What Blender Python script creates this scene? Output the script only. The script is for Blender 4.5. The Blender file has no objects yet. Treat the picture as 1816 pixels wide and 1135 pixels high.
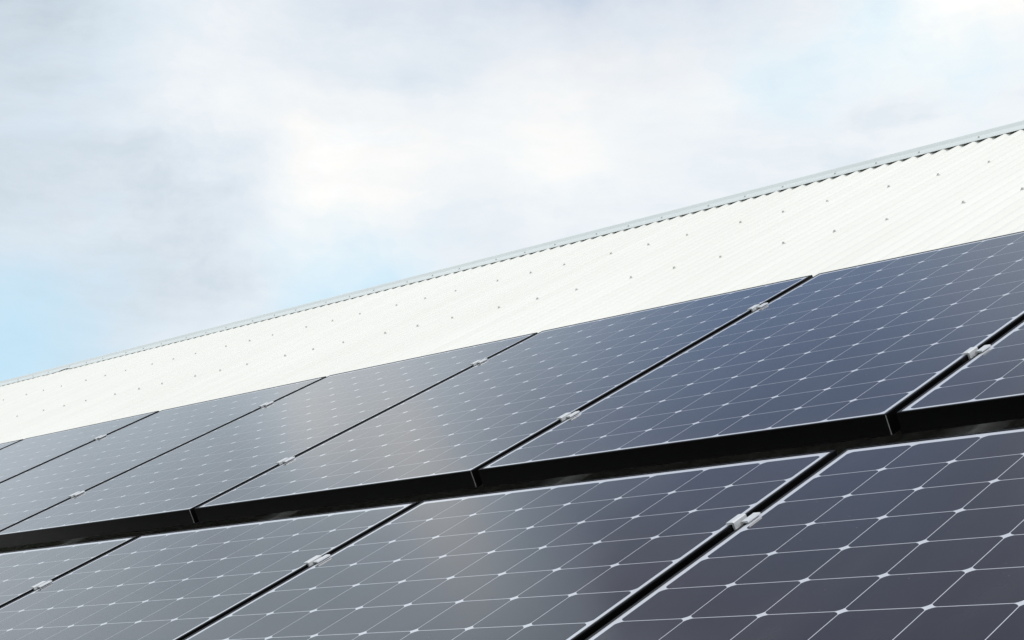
import bpy, bmesh, math, random
from mathutils import Matrix, Vector
random.seed(7)
S = bpy.context.scene
COL = S.collection

# ------------------------------------------------------------------ place frame
# Roof coordinates: u along the ridge (right +), v up the slope, n off the panel faces.
TH = math.radians(27.2102)
CT, ST = math.cos(TH), math.sin(TH)
H0 = 5.2                                    # height of the lower edge of the upper panel row
ROT = (TH, 0, 0)
def w(u, v, n=0.0):
    return Vector((u, v * CT - n * ST, H0 + v * ST + n * CT))

# ------------------------------------------------------------------ camera
cam = bpy.data.cameras.new("camera")
cam.sensor_width = 36.0
cam.lens = 62.4164
cam.clip_start, cam.clip_end = 0.05, 8000
co = bpy.data.objects.new("camera", cam)
COL.objects.link(co)
Rr = ((0.7021633, 0.6332207, -0.3255736), (-0.1528109, -0.3125816, -0.9375188), (-0.6954247, 0.7080426, -0.1227203))
def wd(r):
    return Vector((r[0], r[1] * CT - r[2] * ST, r[1] * ST + r[2] * CT))
X, Y, Z = wd(Rr[0]), -wd(Rr[1]), -wd(Rr[2])
M = Matrix((X, Y, Z)).transposed().to_4x4()
M.translation = w(1.733305, -2.587692, 0.755958)
co.matrix_world = M
S.camera = co

# ------------------------------------------------------------------ exposure, sky, sun
S.view_settings.view_transform = 'Standard'
S.view_settings.look = 'None'
S.view_settings.exposure = 0.0
S.view_settings.gamma = 1.0
S.view_settings.use_curve_mapping = False
SUN_AZ, SUN_EL = 52.0, 62.0               # azimuth from +Y towards +X

def direction(az, el):
    a, e = math.radians(az), math.radians(el)
    return (math.sin(a) * math.cos(e), math.cos(a) * math.cos(e), math.sin(e))

world = bpy.data.worlds.new("World")
S.world = world
world.use_nodes = True
nt = world.node_tree
nt.nodes.clear()
class G:
    """little helpers to write node graphs"""
    def __init__(self, t): self.t = t
    def n(self, kind, **kw):
        nd = self.t.nodes.new(kind)
        for k, v in kw.items(): setattr(nd, k, v)
        return nd
    def put(self, sock, v):
        if isinstance(v, bpy.types.NodeSocket): self.t.links.new(v, sock)
        else: sock.default_value = v
    def m(self, op, a, b=0.0, c=None, clamp=False):
        nd = self.n('ShaderNodeMath', operation=op, use_clamp=clamp)
        self.put(nd.inputs[0], a); self.put(nd.inputs[1], b)
        if c is not None: self.put(nd.inputs[2], c)
        return nd.outputs[0]
    def v(self, op, a, b=(0, 0, 0), out=0, scale=None):
        nd = self.n('ShaderNodeVectorMath', operation=op)
        self.put(nd.inputs[0], a); self.put(nd.inputs[1], b)
        if scale is not None: self.put(nd.inputs[3], scale)
        return nd.outputs[out]
    def noise(self, vec, scale, detail=4, rough=0.55, col=False, lac=2.0):
        nd = self.n('ShaderNodeTexNoise')
        self.put(nd.inputs['Vector'], vec)
        nd.inputs['Scale'].default_value = scale; nd.inputs['Detail'].default_value = detail
        nd.inputs['Roughness'].default_value = rough; nd.inputs['Lacunarity'].default_value = lac
        return nd.outputs['Color' if col else 'Fac']
    def ramp(self, fac, stops):
        nd = self.n('ShaderNodeValToRGB')
        self.put(nd.inputs[0], fac)
        e = nd.color_ramp.elements
        while len(e) < len(stops): e.new(0.5)
        for q, (p, c) in zip(e, stops):
            q.position = p; q.color = (*c, 1.0) if len(c) == 3 else c
        return nd.outputs[0]
    def mix(self, fac, a, b):
        nd = self.n('ShaderNodeMix', data_type='RGBA')
        self.put(nd.inputs[0], fac); self.put(nd.inputs[6], a); self.put(nd.inputs[7], b)
        return nd.outputs[2]
g = G(nt)
d = g.n('ShaderNodeTexCoord').outputs['Generated']
wob = g.v('SUBTRACT', g.noise(d, 5.0, 5, 0.6, col=True), (0.5, 0.5, 0.5))
wob2 = g.v('SUBTRACT', g.noise(d, 17.0, 4, 0.6, col=True), (0.5, 0.5, 0.5))
dw = g.v('ADD', d, g.v('SCALE', wob, scale=0.12))
dw = g.v('ADD', dw, g.v('SCALE', wob2, scale=0.05))
dw = g.v('NORMALIZE', dw)
def blob(az, el, sig, src=None):
    k = 1.0 / math.radians(sig) ** 2
    dot = g.v('DOT_PRODUCT', dw if src is None else src, direction(az, el), out=1)
    return g.m('EXPONENT', g.m('MULTIPLY', g.m('SUBTRACT', dot, 1.0), k))
def total(items, start):
    acc = start
    for (az, el, sig, wt) in items:
        acc = g.m('MULTIPLY_ADD', blob(az, el, sig), wt, acc)
    return acc
dst = g.v('MULTIPLY', d, (1.0, 1.0, 2.0))
dst = g.v('ADD', dst, g.v('SCALE', wob, scale=0.10))
fbm = g.m('SUBTRACT', g.noise(dst, 5.5, 9, 0.64), 0.5)
fine = g.m('SUBTRACT', g.noise(dst, 17.0, 8, 0.68), 0.5)
#          azimuth, elevation, width in degrees, brighter or darker
CLOUDS = [(-60.5, 14.5, 3.6, -0.12), (-55.5, 15.5, 2.6, -0.05), (-56, 20, 2.6, 0.06), (-46, 23.5, 4.0, 0.10), (-50.3, 17.2, 2.0, 0.24), (-44.0, 19.0, 2.2, 0.24),
          (-38.5, 20.5, 2.6, 0.12), (-30.5, 22.5, 3.2, 0.30), (-57.5, 19.0, 2.2, 0.12), (-47.5, 21.5, 2.5, -0.08),
          (-45.5, 15.2, 2.2, -0.05), (-66, 20, 6.0, -0.08),
          (-45, 41, 7.5, -0.75), (-52, 35, 4.0, -0.35), (-38, 33, 5, -0.25), (-64, 24, 4.5, -0.26), (-61.0, 26.5, 2.2, -0.12), (-51.5, 28.5, 2.6, -0.16)]
t = total(CLOUDS, g.m('MULTIPLY_ADD', fbm, 0.50, 0.735))
# a tall bright break in the cloud, the one the panels mirror
steady = g.v('NORMALIZE', g.v('ADD', d, g.v('SCALE', wob, scale=0.035)))
for (az, el, sig, wt) in [(-58.2, 23.4, 0.9, 0.34), (-56.6, 26.0, 1.0, 0.36), (-56.4, 28.2, 1.1, 0.34), (-56.9, 30.6, 1.2, 0.32), (-59.5, 25.0, 0.8, 0.15)]:
    t = g.m('MULTIPLY_ADD', blob(az, el, sig, steady), wt, t)
mid = g.m('SUBTRACT', g.noise(g.v('MULTIPLY', dst, (1.0, 1.0, 1.9)), 9.5, 6, 0.6), 0.5)
t = g.m('MULTIPLY_ADD', mid, 0.40, t)
t = g.m('MULTIPLY_ADD', fine, 0.34, t)
t = g.m('MULTIPLY', t, 0.8, clamp=True)
cloud = g.ramp(t, [(0.0, (0.24, 0.24, 0.30)), (0.14, (0.48, 0.53, 0.62)), (0.30, (0.57, 0.66, 0.74)), (0.50, (0.735, 0.812, 0.885)),
                   (0.66, (0.90, 0.935, 0.96)), (0.80, (1.02, 1.01, 0.98)), (1.0, (1.24, 1.21, 1.16))])
# thin cyan breaks low in the sky, and open blue higher up
CYAN = [(-62.5, 10.5, 2.5, 0.80), (-51.2, 13.0, 1.7, 0.58), (-33.0, 20.8, 1.4, 0.46), (-36.5, 20.0, 1.2, 0.36), (-48.6, 13.2, 1.1, 0.4),
        (-30.0, 19.4, 1.0, 0.3), (-60, 21.5, 2.0, 0.10)]
cy = total(CYAN, g.m('MULTIPLY_ADD', fbm, 0.5, -0.05))
cy = g.m('MULTIPLY_ADD', fine, 0.6, cy)
cy = g.m('MULTIPLY', cy, 1.0, clamp=True)
cloud = g.mix(cy, cloud, (0.54, 0.83, 1.0, 1))
b = total([(-43, 31, 5.5, 0.90), (110, 40, 25, 0.5), (-62.5, 9, 3.0, 0.15)], g.m('MULTIPLY', fbm, 0.5))
b = g.m('MULTIPLY_ADD', fine, 0.3, b)
b = g.m('MULTIPLY', b, 1.0, clamp=True)
sky = g.n('ShaderNodeTexSky', sky_type='NISHITA')
sky.sun_disc = False
sky.sun_elevation = math.radians(SUN_EL); sky.sun_rotation = math.radians(SUN_AZ)
sky.air_density = 1.0; sky.dust_density = 1.5; sky.ozone_density = 1.0
bg_s = g.n('ShaderNodeBackground'); g.put(bg_s.inputs[0], sky.outputs[0]); bg_s.inputs[1].default_value = 0.15
bg_c = g.n('ShaderNodeBackground'); g.put(bg_c.inputs[0], cloud); bg_c.inputs[1].default_value = 1.0
mx = g.n('ShaderNodeMixShader')
g.put(mx.inputs[0], b); g.put(mx.inputs[1], bg_c.outputs[0]); g.put(mx.inputs[2], bg_s.outputs[0])
out = g.n('ShaderNodeOutputWorld'); g.put(out.inputs[0], mx.outputs[0])

sun = bpy.data.lights.new("sun", 'SUN')
sun.energy = 1.58; sun.angle = math.radians(12); sun.color = (1.0, 0.96, 0.90)
so = bpy.data.objects.new("sun", sun); COL.objects.link(so)
so.location = (0, 0, 30)
so.rotation_euler = Vector(direction(SUN_AZ, SUN_EL)).to_track_quat('Z', 'Y').to_euler()

# ------------------------------------------------------------------ materials
def mat(name, base, rough=0.5, metal=0.0, spec=0.5, build=None, **kw):
    m = bpy.data.materials.new(name); m.use_nodes = True
    t_ = m.node_tree; p = t_.nodes['Principled BSDF']
    p.inputs['Base Color'].default_value = (*base, 1); p.inputs['Roughness'].default_value = rough
    p.inputs['Metallic'].default_value = metal; p.inputs['Specular IOR Level'].default_value = spec
    for k, v in kw.items(): p.inputs[k.replace('_', ' ')].default_value = v
    if build: build(G(t_), p)
    return m
def obj_coord(q): return q.n('ShaderNodeTexCoord').outputs['Object']

def roof_build(q, p):
    c = obj_coord(q)
    streak = q.noise(q.v('MULTIPLY', c, (9.0, 0.5, 9.0)), 1.0, 5, 0.6)
    patch = q.noise(c, 0.8, 4, 0.55)
    f = q.m('ADD', q.m('MULTIPLY', streak, 0.6), q.m('MULTIPLY', patch, 0.4))
    q.put(p.inputs['Base Color'], q.ramp(f, [(0.30, (0.79, 0.78, 0.72)), (0.60, (0.85, 0.84, 0.785))]))
    q.put(p.inputs['Roughness'], q.m('MULTIPLY_ADD', patch, 0.2, 0.55))
M_roof = mat("cream_roof_paint", (0.8, 0.8, 0.75), 0.6, 0, 0.2, roof_build)
def cap_build(q, p):
    c = obj_coord(q)
    f = q.noise(q.v('MULTIPLY', c, (1.2, 14.0, 14.0)), 1.0, 5, 0.6)
    q.put(p.inputs['Base Color'], q.ramp(f, [(0.3, (0.70, 0.74, 0.72)), (0.65, (0.76, 0.80, 0.78))]))
M_cap = mat("pale_green_grey_cap_paint", (0.55, 0.58, 0.56), 0.45, 0, 0.4, cap_build)
def screw_build(q, p):
    q.put(p.inputs['Base Color'], q.ramp(q.noise(obj_coord(q), 120.0, 2), [(0.35, (0.62, 0.62, 0.59)), (0.7, (0.74, 0.74, 0.70))]))
M_screw = mat("weathered_screw_steel", (0.3, 0.3, 0.3), 0.5, 0.4, 0.5, screw_build)
def wall_build(q, p):
    c = obj_coord(q)
    q.put(p.inputs['Base Color'], q.ramp(q.noise(c, 2.0, 5), [(0.3, (0.52, 0.52, 0.48)), (0.7, (0.60, 0.60, 0.56))]))
M_wall = mat("wall_cladding_paint", (0.55, 0.55, 0.5), 0.6, 0, 0.3, wall_build)
def grass_build(q, p):
    c = obj_coord(q)
    f = q.m('ADD', q.m('MULTIPLY', q.noise(c, 0.05, 4), 0.5), q.m('MULTIPLY', q.noise(c, 2.0, 5), 0.5))
    q.put(p.inputs['Base Color'], q.ramp(f, [(0.35, (0.035, 0.055, 0.018)), (0.65, (0.09, 0.11, 0.045))]))
M_grass = mat("dry_grass", (0.06, 0.08, 0.03), 0.9, 0, 0.2, grass_build)

def frame_build(q, p):
    c = obj_coord(q)
    q.put(p.inputs['Roughness'], q.m('MULTIPLY_ADD', q.noise(q.v('MULTIPLY', c, (3, 3, 60)), 6.0, 3), 0.12, 0.34))
M_frame = mat("black_anodised_aluminium", (0.0015, 0.0015, 0.002), 0.4, 0, 0.10, frame_build)
M_raw = mat("raw_cut_aluminium", (0.45, 0.45, 0.46), 0.4, 0.6, 0.5,
            lambda q, p: q.put(p.inputs['Roughness'], q.m('MULTIPLY_ADD', q.noise(obj_coord(q), 90.0, 3), 0.3, 0.25)))
def glass_rough(q, p, lo=0.06, hi=0.06):
    c = obj_coord(q)
    q.put(p.inputs['Coat Roughness'], q.m('MULTIPLY_ADD', q.noise(c, 3.0, 4), hi, lo))
    # the very slight waviness of tempered glass
    bp = q.n('ShaderNodeBump'); bp.inputs['Strength'].default_value = 0.02; bp.inputs['Distance'].default_value = 0.004
    q.put(bp.inputs['Height'], q.noise(c, 1.3, 1)); q.put(p.inputs['Coat Normal'], bp.outputs[0])
def cell_build(q, p):
    glass_rough(q, p)
    c = obj_coord(q)
    oi = q.n('ShaderNodeObjectInfo').outputs['Random']
    # each wafer takes its own slight tint
    cell = q.n('ShaderNodeTexWhiteNoise'); cell.noise_dimensions = '4D'
    sn = q.v('FLOOR', q.v('DIVIDE', q.v('SUBTRACT', c, (CELL_U0, CELL_V0, -1)), (PIT_U, PIT_V, 10)))
    q.put(cell.inputs['Vector'], sn); q.put(cell.inputs['W'], oi)
    tint = q.ramp(cell.outputs['Value'], [(0.0, (0.0100, 0.0115, 0.0190)), (0.5, (0.0130, 0.0135, 0.0215)), (1.0, (0.0150, 0.0140, 0.0205))])
    vo = q.n('ShaderNodeTexVoronoi'); vo.inputs['Scale'].default_value = 55.0; vo.inputs['Randomness'].default_value = 1.0
    q.put(vo.inputs['Vector'], q.v('ADD', c, q.v('SCALE', q.noise(c, 40.0, 2, col=True), scale=0.02)))
    speck = q.m('MULTIPLY', q.m('LESS_THAN', vo.outputs['Distance'], 0.055), q.m('GREATER_THAN', q.noise(c, 5.0, 3), 0.52))
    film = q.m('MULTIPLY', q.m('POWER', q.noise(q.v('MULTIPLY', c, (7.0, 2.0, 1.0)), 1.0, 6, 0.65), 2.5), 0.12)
    edge = q.m('POWER', q.m('SUBTRACT', 1.0, q.m('MULTIPLY', q.v('DOT_PRODUCT', c, (0, 1, 0), out=1), 9.0), clamp=True), 2.0)
    film = q.m('MULTIPLY_ADD', edge, q.m('MULTIPLY', q.noise(q.v('MULTIPLY', c, (30.0, 8.0, 1.0)), 1.0, 4), 0.10), film)
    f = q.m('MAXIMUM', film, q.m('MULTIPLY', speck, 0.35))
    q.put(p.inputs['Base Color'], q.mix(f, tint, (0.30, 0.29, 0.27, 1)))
PW, PH = 1.046, 1.4545
PIT_U, PIT_V = 0.1269, 0.1093
GU, RG = 0.0224, 0.1737
CELL_U0 = (PW - 8 * PIT_U) / 2
CELL_V0 = (PH - 13 * PIT_V) / 2 - 0.0015
COAT = dict(Coat_Weight=1.0, Coat_IOR=1.40, Coat_Roughness=0.12)
M_cell = mat("monocrystalline_cell", (0.013, 0.014, 0.021), 0.45, 0, 0.04, cell_build, **COAT)
M_back = mat("white_backsheet_under_glass", (0.63, 0.65, 0.70), 0.6, 0, 0.2, glass_rough, **COAT)
M_under = mat("dark_panel_back", (0.10, 0.10, 0.105), 0.6, 0, 0.3,
              lambda q, p: q.put(p.inputs['Roughness'], q.m('MULTIPLY_ADD', q.noise(obj_coord(q), 8.0, 3), 0.2, 0.5)))
def alu_build(q, p):
    c = obj_coord(q)
    f = q.noise(q.v('MULTIPLY', c, (220, 12, 220)), 1.0, 3)
    q.put(p.inputs['Base Color'], q.ramp(f, [(0.3, (0.64, 0.65, 0.66)), (0.7, (0.78, 0.79, 0.80))]))
M_clamp = mat("mill_finish_aluminium", (0.7, 0.7, 0.7), 0.38, 0.22, 0.5, alu_build)
M_bolt = mat("stainless_bolt", (0.35, 0.35, 0.36), 0.35, 0.9, 0.5,
             lambda q, p: q.put(p.inputs['Roughness'], q.m('MULTIPLY_ADD', q.noise(obj_coord(q), 150.0, 2), 0.2, 0.3)))

# ------------------------------------------------------------------ mesh helpers
def link_mesh(name, bm, mats, parent=None, smooth=False):
    me = bpy.data.meshes.new(name)
    bm.normal_update()
    bm.to_mesh(me); bm.free()
    for m in (mats if isinstance(mats, (list, tuple)) else [mats]): me.materials.append(m)
    if smooth:
        for pl in me.polygons: pl.use_smooth = True
    o = bpy.data.objects.new(name, me); COL.objects.link(o)
    if parent: o.parent = parent
    return o
def box(bm, x0, x1, y0, y1, z0, z1, mi=0):
    vs = [bm.verts.new(p) for p in ((x0, y0, z0), (x1, y0, z0), (x1, y1, z0), (x0, y1, z0), (x0, y0, z1), (x1, y0, z1), (x1, y1, z1), (x0, y1, z1))]
    for f in ((0, 3, 2, 1), (4, 5, 6, 7), (0, 1, 5, 4), (1, 2, 6, 5), (2, 3, 7, 6), (3, 0, 4, 7)):
        bm.faces.new([vs[i] for i in f]).material_index = mi
    return vs
def bevel(bm, off, seg=1):
    bmesh.ops.bevel(bm, geom=[e for e in bm.edges], offset=off, segments=seg, affect='EDGES', profile=0.5)
def empty(name, loc, rot=(0, 0, 0)):
    o = bpy.data.objects.new(name, None); o.empty_display_size = 0.2
    o.location = loc; o.rotation_euler = rot; COL.objects.link(o); return o
def tag(o, label, cat, group=None, kind=None):
    if label: o['label'] = label
    if cat: o['category'] = cat
    if group: o['group'] = group
    if kind: o['kind'] = kind
def dup(src, parent=None):
    c = src.copy(); COL.objects.link(c)
    if parent: c.parent = parent
    for ch in src.children: dup(ch, c)
    return c

# ------------------------------------------------------------------ ground
bm = bmesh.new()
q = [bm.verts.new(p) for p in ((-3000, -3000, 0), (3000, -3000, 0), (3000, 3000, 0), (-3000, 3000, 0))]
bm.faces.new(q)
gr = link_mesh("ground", bm, M_grass)
gr['kind'] = 'structure'

# ------------------------------------------------------------------ the shed
CREST = -0.1216                             # crests of the corrugated sheets, below the panel faces
PITCH, DEPTH = 0.0762, 0.0165
U_A = -2.4329                               # u of one crest that carries screws
UL, UR = U_A - 200 * PITCH, U_A + 110 * PITCH
V_EAVE, V_TOP = -3.9, 4.568
shed = empty("shed", (0.5 * (UL + UR), 0, 0))
tag(shed, "long metal shed with cream corrugated roof under the solar panels", "shed")
shx = shed.location.x

def sheets(name, parent, v0, v1):
    """corrugated sheets, ten ribs to a sheet, each lapping its neighbour by one crest"""
    bm = bmesh.new()
    SEG = 12
    k = -200
    while k < 110:
        last = 10 * SEG + 4
        cols = []
        for i in range(-3, last):
            x = i / SEG
            z = CREST - DEPTH / 2 + DEPTH / 2 * math.cos(2 * math.pi * x)
            if x < 0.6: z += 0.0012 * max(0.0, min(1.0, (0.6 - x) / 0.3))
            u = U_A + (k + x) * PITCH
            cols.append((bm.verts.new((u, v0, z)), bm.verts.new((u, v1, z))))
        for a, b_ in zip(cols, cols[1:]):
            bm.faces.new((a[0], b_[0], b_[1], a[1]))
        k += 10
    o = link_mesh(name, bm, M_roof, parent, smooth=True)
    return o
def roof_child(o, back=False):
    """roof coordinates -> the shed's frame"""
    apex = w(0, V_TOP, 0)
    if not back:
        o.location = (-shx, 0, H0); o.rotation_euler = ROT
    else:
        yb = V_TOP * CT
        o.matrix_parent_inverse = Matrix()
        o.location = (-shx, 2 * (w(0, V_TOP, CREST).y), H0); o.rotation_euler = (TH, 0, math.pi)
roof = sheets("roof_sheeting", shed, V_EAVE, V_TOP - 0.01)
roof_child(roof)
roof2 = sheets("roof_sheeting", shed, V_EAVE, V_TOP - 0.01)
roof_child(roof2, True)
roof2.location.x = -shx + 2 * U_A - 90 * PITCH

# roofing screws: hex head on a washer, three or four ribs apart, along two battens
def screw_mesh():
    bm = bmesh.new()
    def disc(r, z0, z1, seg, rt=None):
        rt = r if rt is None else rt
        a = [bm.verts.new((r * math.cos(2 * math.pi * i / seg), r * math.sin(2 * math.pi * i / seg), z0)) for i in range(seg)]
        c = [bm.verts.new((rt * math.cos(2 * math.pi * i / seg), rt * math.sin(2 * math.pi * i / seg), z1)) for i in range(seg)]
        for i in range(seg): bm.faces.new((a[i], a[(i + 1) % seg], c[(i + 1) % seg], c[i]))
        bm.faces.new(c)
    disc(0.0082, -0.002, 0.0018, 14, 0.0068)
    disc(0.0046, 0.0018, 0.0070, 6)
    me = bpy.data.meshes.new("screw"); bm.to_mesh(me); bm.free(); me.materials.append(M_screw); return me
SCREW = screw_mesh()
idx = [0]
for k in range(36): idx.append(idx[-1] - (3, 3, 4)[k % 3])
for k in range(8): idx.insert(0, idx[0] + (4, 3, 3)[k % 3])
def screws(parent, v, z, lo, hi, jitter=0.004):
    for i in idx:
        u = U_A + i * PITCH
        if lo < u < hi:
            o = bpy.data.objects.new("screw", SCREW); COL.objects.link(o); o.parent = parent
            o.location = (u + random.uniform(-.002, .002), v + random.uniform(-jitter, jitter), z)
            o.rotation_euler = (random.uniform(-.06, .06), random.uniform(-.06, .06), random.uniform(0, 3))
screws(roof, 3.667, CREST, -10.3, -0.9)
screws(roof, 2.8505, CREST, -8.7, -0.3)

# ridge capping: flat flange with a folded lip, then a small roll over the ridge
def capping():
    bm = bmesh.new()
    prof = [(4.430, CREST + 0.0002), (4.4240, CREST + 0.0002), (4.4235, CREST + 0.0014), (4.426, CREST + 0.0024), (4.522, CREST + 0.0040), (4.5365, CREST + 0.0060)]
    prof += [(4.5385, CREST + 0.0067), (4.5600, CREST + 0.0168), (4.5660, CREST + 0.0190), (4.5710, CREST + 0.0190), (4.5780, CREST + 0.0160)]
    # and down the far slope
    far = []
    for (v, z) in prof[:6][::-1]:
        far.append((v, z))
    us = []
    u = UL - 0.05
    while u < UR + 0.05: us.append(u); u += 0.12
    us += [-9.60 + 0.02 * i for i in range(-26, 4)]
    us = sorted(us)
    rows = []
    apex_y, apex_z = V_TOP, CREST
    for u in us:
        sag = 0.010 * max(0.0, (-5.5 - u)) if u > -13 else 0.075
        bump = math.exp(-((u + 9.74) / 0.07) ** 2) - 0.5 * math.exp(-((u + 9.94) / 0.05) ** 2)
        wav = 0.0015 * math.sin(u * 2.1) + 0.001 * math.sin(u * 5.3)
        row = []
        for i, (v, z) in enumerate(prof):
            dv = sag + wav * (1 if i < 4 else .3)
            dz = 0
            if i < 4: dz += 0.0045 * max(0, bump); dv += 0.03 * bump
            row.append(bm.verts.new((u, v + dv, z + dz)))
        # far flange, folded about the ridge line
        c2, s2 = math.cos(2 * TH), math.sin(2 * TH)
        for i, (v, z) in enumerate(far):
            du, dn = (V_TOP - v), (z - CREST)
            row.append(bm.verts.new((u, V_TOP + sag + du * c2 + dn * s2 + 0.018, CREST - du * s2 + dn * c2)))
        rows.append(row)
    for a, b_ in zip(rows, rows[1:]):
        for i in range(len(a) - 1):
            bm.faces.new((a[i], b_[i], b_[i + 1], a[i + 1]))
    o = link_mesh("ridge_cap", bm, M_cap, shed, smooth=True)
    for p in o.data.polygons: p.use_smooth = True
    o.data.set_sharp_from_angle(angle=math.radians(32))
    return o
cap = capping()
roof_child(cap)
for i in idx:
    u = U_A + i * PITCH
    if -11.6 < u < -1.2:
        o = bpy.data.objects.new("screw", SCREW); COL.objects.link(o); o.parent = cap
        o.location = (u, 4.488 + 0.010 * max(0.0, -5.5 - u) + random.uniform(-.004, .004), CREST + 0.003)
        o.rotation_euler = (0, 0, random.uniform(0, 3))

# walls below the roof
yf = w(0, V_EAVE + 0.35, CREST).y
yr = w(0, V_TOP, CREST).y
yb = 2 * yr - yf
zt = w(0, V_EAVE + 0.35, CREST - 0.06).z
zr = w(0, V_TOP, CREST - 0.06).z
def wall_obj(pts, th):
    bm = bmesh.new()
    a = [bm.verts.new(p) for p in pts]
    f = bm.faces.new(a)
    r_ = bmesh.ops.extrude_face_region(bm, geom=[f])
    bmesh.ops.translate(bm, vec=th, verts=[v for v in r_['geom'] if isinstance(v, bmesh.types.BMVert)])
    bmesh.ops.recalc_face_normals(bm, faces=bm.faces)
    o = link_mesh("wall", bm, M_wall, shed)
    o.location = (-shx, 0, 0)
wl, wr = UL + 0.3, UR - 0.3
wall_obj([(wl, yf, 0), (wr, yf, 0), (wr, yf, zt), (wl, yf, zt)], (0, 0.1, 0))
wall_obj([(wl, yb, 0), (wr, yb, 0), (wr, yb, zt), (wl, yb, zt)], (0, -0.1, 0))
for xx, s in ((wl, 1), (wr, -1)):
    wall_obj([(xx, yf + .105, 0), (xx, yb - .105, 0), (xx, yb - .105, zt), (xx, yr, zr), (xx, yf + .105, zt)], (0.1 * s, 0, 0))
# gutter along the eave
bm = bmesh.new()
ge = w(0, V_EAVE, CREST - DEPTH)
pr = [(0.02, 0.02), (0.02, -0.10), (-0.10, -0.10), (-0.115, 0.0), (-0.105, 0.0), (-0.092, -0.094), (0.014, -0.094), (0.014, 0.02)]
A = [bm.verts.new((UL, ge.y + a + .03, ge.z + c - .02)) for a, c in pr]
Bv = [bm.verts.new((UR, ge.y + a + .03, ge.z + c - .02)) for a, c in pr]
for i in range(len(pr)): bm.faces.new((A[i], A[(i + 1) % len(pr)], Bv[(i + 1) % len(pr)], Bv[i]))
bm.faces.new(A[::-1]); bm.faces.new(Bv)
gt = link_mesh("gutter", bm, M_cap, shed); gt.location = (-shx, 0, 0)

# ------------------------------------------------------------------ solar panels
LIP, REC, FD = 0.0056, 0.0012, 0.040
def panel_frame(parent):
    bm = bmesh.new()
    # profile: (inset from the outer edge, height), run round the panel with mitred corners
    prof = [(0.0, -FD), (0.0, -0.0012), (0.0004, -0.0004), (0.0012, 0.0), (LIP - 0.0006, 0.0), (LIP, -0.0006), (LIP, -REC - 0.004), (0.002, -REC - 0.006), (0.002, -FD + 0.0015), (0.026, -FD + 0.0015), (0.026, -FD)]
    rings = []
    for ins, z in prof:
        rings.append([bm.verts.new(p) for p in ((ins, ins, z), (PW - ins, ins, z), (PW - ins, PH - ins, z), (ins, PH - ins, z))])
    n = len(rings)
    for i in range(n):
        a, c = rings[i], rings[(i + 1) % n]
        for k in range(4):
            bm.faces.new((a[k], a[(k + 1) % 4], c[(k + 1) % 4], c[k]))
    bmesh.ops.recalc_face_normals(bm, faces=bm.faces)
    # cut ends of the frame extrusions, bare metal at the four corners
    e, t_ = 0.0003, 0.0008
    for (x, y, sx, sy) in ((PW, 0, -1, 1), (0, PH, 1, -1)):
        x0, x1 = sorted((x - sx * e, x + sx * t_)); y0, y1 = sorted((y - sy * e, y + sy * t_))
        box(bm, x0, x1, y0, y1, -FD + 0.001, -0.0016, 1)
    return link_mesh("frame", bm, [M_frame, M_raw], parent)
def cell_sheet(parent):
    bm = bmesh.new()
    z = -REC + 0.00004
    gu_, gv_ = 0.0015, 0.0016
    a, c = PIT_U / 2 - gu_ / 2, PIT_V / 2 - gv_ / 2
    cu, cv = 0.0100, 0.0085
    outline = []
    for (sx, sy, flip) in ((1, 1, 0), (-1, 1, 1), (-1, -1, 0), (1, -1, 1)):
        arc = []
        for k in range(4):
            f_ = k / 3
            bul = 0.10 * math.sin(math.pi * f_)
            arc.append((sx * (a - cu * f_ + cu * bul), sy * (c - cv * (1 - f_) + cv * bul)))
        if flip: arc = arc[::-1]
        outline += arc
    for i in range(8):
        for j in range(13):
            x, y = CELL_U0 + (i + .5) * PIT_U, CELL_V0 + (j + .5) * PIT_V
            bm.faces.new([bm.verts.new((x + px, y + py, z)) for px, py in outline])
    return link_mesh("solar_cells", bm, M_cell, parent)
def backsheet(parent):
    bm = bmesh.new()
    i = LIP - 0.003
    box(bm, i, PW - i, i, PH - i, -REC - 0.0035, -REC)
    for f in bm.faces:
        if f.normal.z < -.5 or f.calc_center_median().z < -REC - 0.003: f.material_index = 1
    return link_mesh("backsheet", bm, [M_back, M_under], parent)
proto = empty("solar_panel", (0, 0, 0), ROT)
panel_frame(proto); backsheet(proto); cell_sheet(proto)

PANELS = [
    # (gap index on its left, row, label)
    (0, 0, "dark solar panel at the right end of the upper row, mostly cut off"),
    (-1, 0, "large dark blue solar panel second from the right in the upper row"),
    (-2, 0, "blue solar panel with warm glow on its left, third from right in upper row"),
    (-3, 0, "pale glossy solar panel with faint vertical glow, middle of the upper row"),
    (-4, 0, "grey reflecting solar panel third from the left in the upper row"),
    (-5, 0, "grey reflecting solar panel second from the left in the upper row"),
    (-6, 0, "thin sliver of a grey solar panel at the left end of the upper row"),
    (0, 1, "near black solar panel in the bottom right corner of the lower row"),
    (-1, 1, "solar panel with a soft grey glow, second from the right in the lower row"),
    (-2, 1, "greenish grey solar panel second from the left in the lower row"),
    (-3, 1, "small visible corner of a grey solar panel at the left end of the lower row"),
]
for n_, (gi, row, lab) in enumerate(PANELS):
    o = proto if n_ == 0 else dup(proto)
    u0 = gi * (PW + GU) + GU / 2
    v0 = 0.0 if row == 0 else -RG - PH
    o.location = w(u0, v0, 0)
    # panels never sit perfectly level on their rails
    o.rotation_euler = (TH + math.radians(random.uniform(-.02, .02)), math.radians(random.uniform(-.025, .025)), 0)
    tag(o, lab, "solar panel", "solar panels in the upper row" if row == 0 else "solar panels in the lower row")

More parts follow.
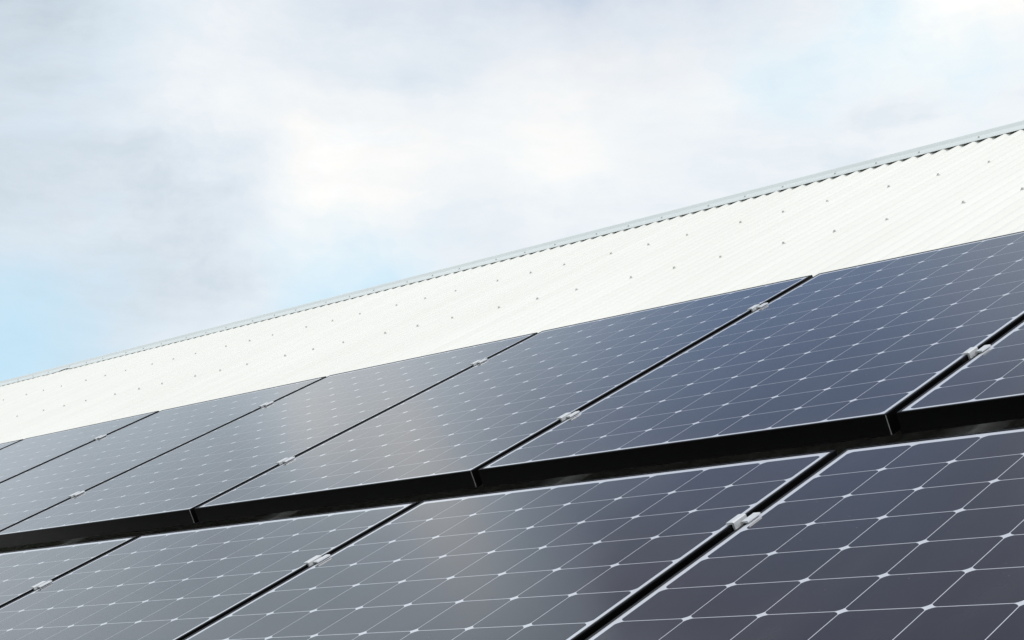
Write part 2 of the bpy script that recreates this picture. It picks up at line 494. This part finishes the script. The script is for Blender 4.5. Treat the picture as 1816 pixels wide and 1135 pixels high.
# ------------------------------------------------------------------ mid clamps
CL = 0.036
def make_clamp():
    root = empty("panel_clamp", (0, 0, 0), ROT)
    bm = bmesh.new()
    tp, bt = 0.0042, -0.0135
    prof = [(-0.0215, 0.0008), (-0.0108, 0.0008), (-0.0096, bt), (0.0096, bt), (0.0108, 0.0008), (0.0215, 0.0008),
            (0.0219, 0.0022), (0.0212, tp), (0.0090, tp), (0.0066, tp - 0.0012), (0.0064, bt + 0.003), (-0.0064, bt + 0.003), (-0.0066, tp - 0.0012), (-0.0090, tp), (-0.0212, tp), (-0.0219, 0.0022)]
    A_ = [bm.verts.new((x, -CL / 2, z)) for x, z in prof]
    B_ = [bm.verts.new((x, CL / 2, z)) for x, z in prof]
    for i in range(len(prof)): bm.faces.new((A_[i], A_[(i + 1) % len(prof)], B_[(i + 1) % len(prof)], B_[i]))
    bm.faces.new(A_[::-1]); bm.faces.new(B_)
    bmesh.ops.recalc_face_normals(bm, faces=bm.faces)
    link_mesh("clamp_body", bm, M_clamp, root)
    bm = bmesh.new()
    z0 = bt + 0.003
    for r, za, zb, seg in ((0.0060, z0, z0 + 0.0012, 16), (0.0052, z0 + 0.0012, z0 + 0.0068, 6)):
        a = [bm.verts.new((r * math.cos(2 * math.pi * i / seg), r * math.sin(2 * math.pi * i / seg), za)) for i in range(seg)]
        c = [bm.verts.new((r * math.cos(2 * math.pi * i / seg), r * math.sin(2 * math.pi * i / seg), zb)) for i in range(seg)]
        for i in range(seg): bm.faces.new((a[i], a[(i + 1) % seg], c[(i + 1) % seg], c[i]))
        bm.faces.new(c)
    link_mesh("bolt", bm, M_bolt, root)
    return root
clamp = make_clamp()
VA, VB, VC = 0.336, 1.154, -0.478
CLAMPS = [
    (0, VA, "aluminium clamp between the two rightmost panels of the upper row"),
    (-1, VA, "aluminium clamp low in the upper row gap right of the warm glowing blue panel"),
    (-1, VB, "aluminium clamp high in the upper row gap right of the warm glowing blue panel"),
    (-2, VA, "aluminium clamp low in the upper row gap left of the warm glowing blue panel"),
    (-2, VB, "aluminium clamp high in the upper row gap left of the warm glowing blue panel"),
    (-3, VA, "aluminium clamp low in the gap left of the middle panel of the upper row"),
    (-3, VB, "aluminium clamp high in the gap left of the middle panel of the upper row"),
    (-4, VB, "tiny aluminium clamp furthest left near the top of the upper row"),
    (0, VC, "large near aluminium clamp in the right gap of the lower row"),
    (-1, VC, "aluminium clamp in the middle gap of the lower row"),
    (-2, VC, "aluminium clamp in the left gap of the lower row"),
]
for n_, (gi, v, lab) in enumerate(CLAMPS):
    o = clamp if n_ == 0 else dup(clamp)
    o.location = w(gi * (PW + GU), v + random.uniform(-.004, .004), 0)
    o.rotation_euler = (TH, 0, 0)
    tag(o, lab, "clamp", "clamps between the solar panels")

# ------------------------------------------------------------------ rails that carry the panels
def rail(v, lab, n=6):
    bm = bmesh.new()
    L, R_ = -n * (PW + GU) - 0.1, PW + 0.15
    z1, z0 = -FD - 0.0005, CREST + 0.0005
    prof = [(-.02, z0), (.02, z0), (.02, z1), (.007, z1), (.007, z1 - .012), (.015, z1 - .012), (.015, z0 + .004), (-.015, z0 + .004), (-.015, z1 - .012), (-.007, z1 - .012), (-.007, z1), (-.02, z1)]
    a = [bm.verts.new((L, y, z)) for y, z in prof]; c = [bm.verts.new((R_, y, z)) for y, z in prof]
    for i in range(len(prof)): bm.faces.new((a[i], a[(i + 1) % len(prof)], c[(i + 1) % len(prof)], c[i]))
    bm.faces.new(a); bm.faces.new(c[::-1])
    bmesh.ops.recalc_face_normals(bm, faces=bm.faces)
    o = link_mesh("mounting_rail", bm, M_clamp)
    o.location = w(0, v, 0); o.rotation_euler = ROT
    tag(o, lab, "rail", "rails under the solar panels")
rail(VA, "aluminium rail under the lower part of the upper panel row")
rail(VB, "aluminium rail under the upper part of the upper panel row")
rail(VC, "aluminium rail under the upper part of the lower panel row", 3)
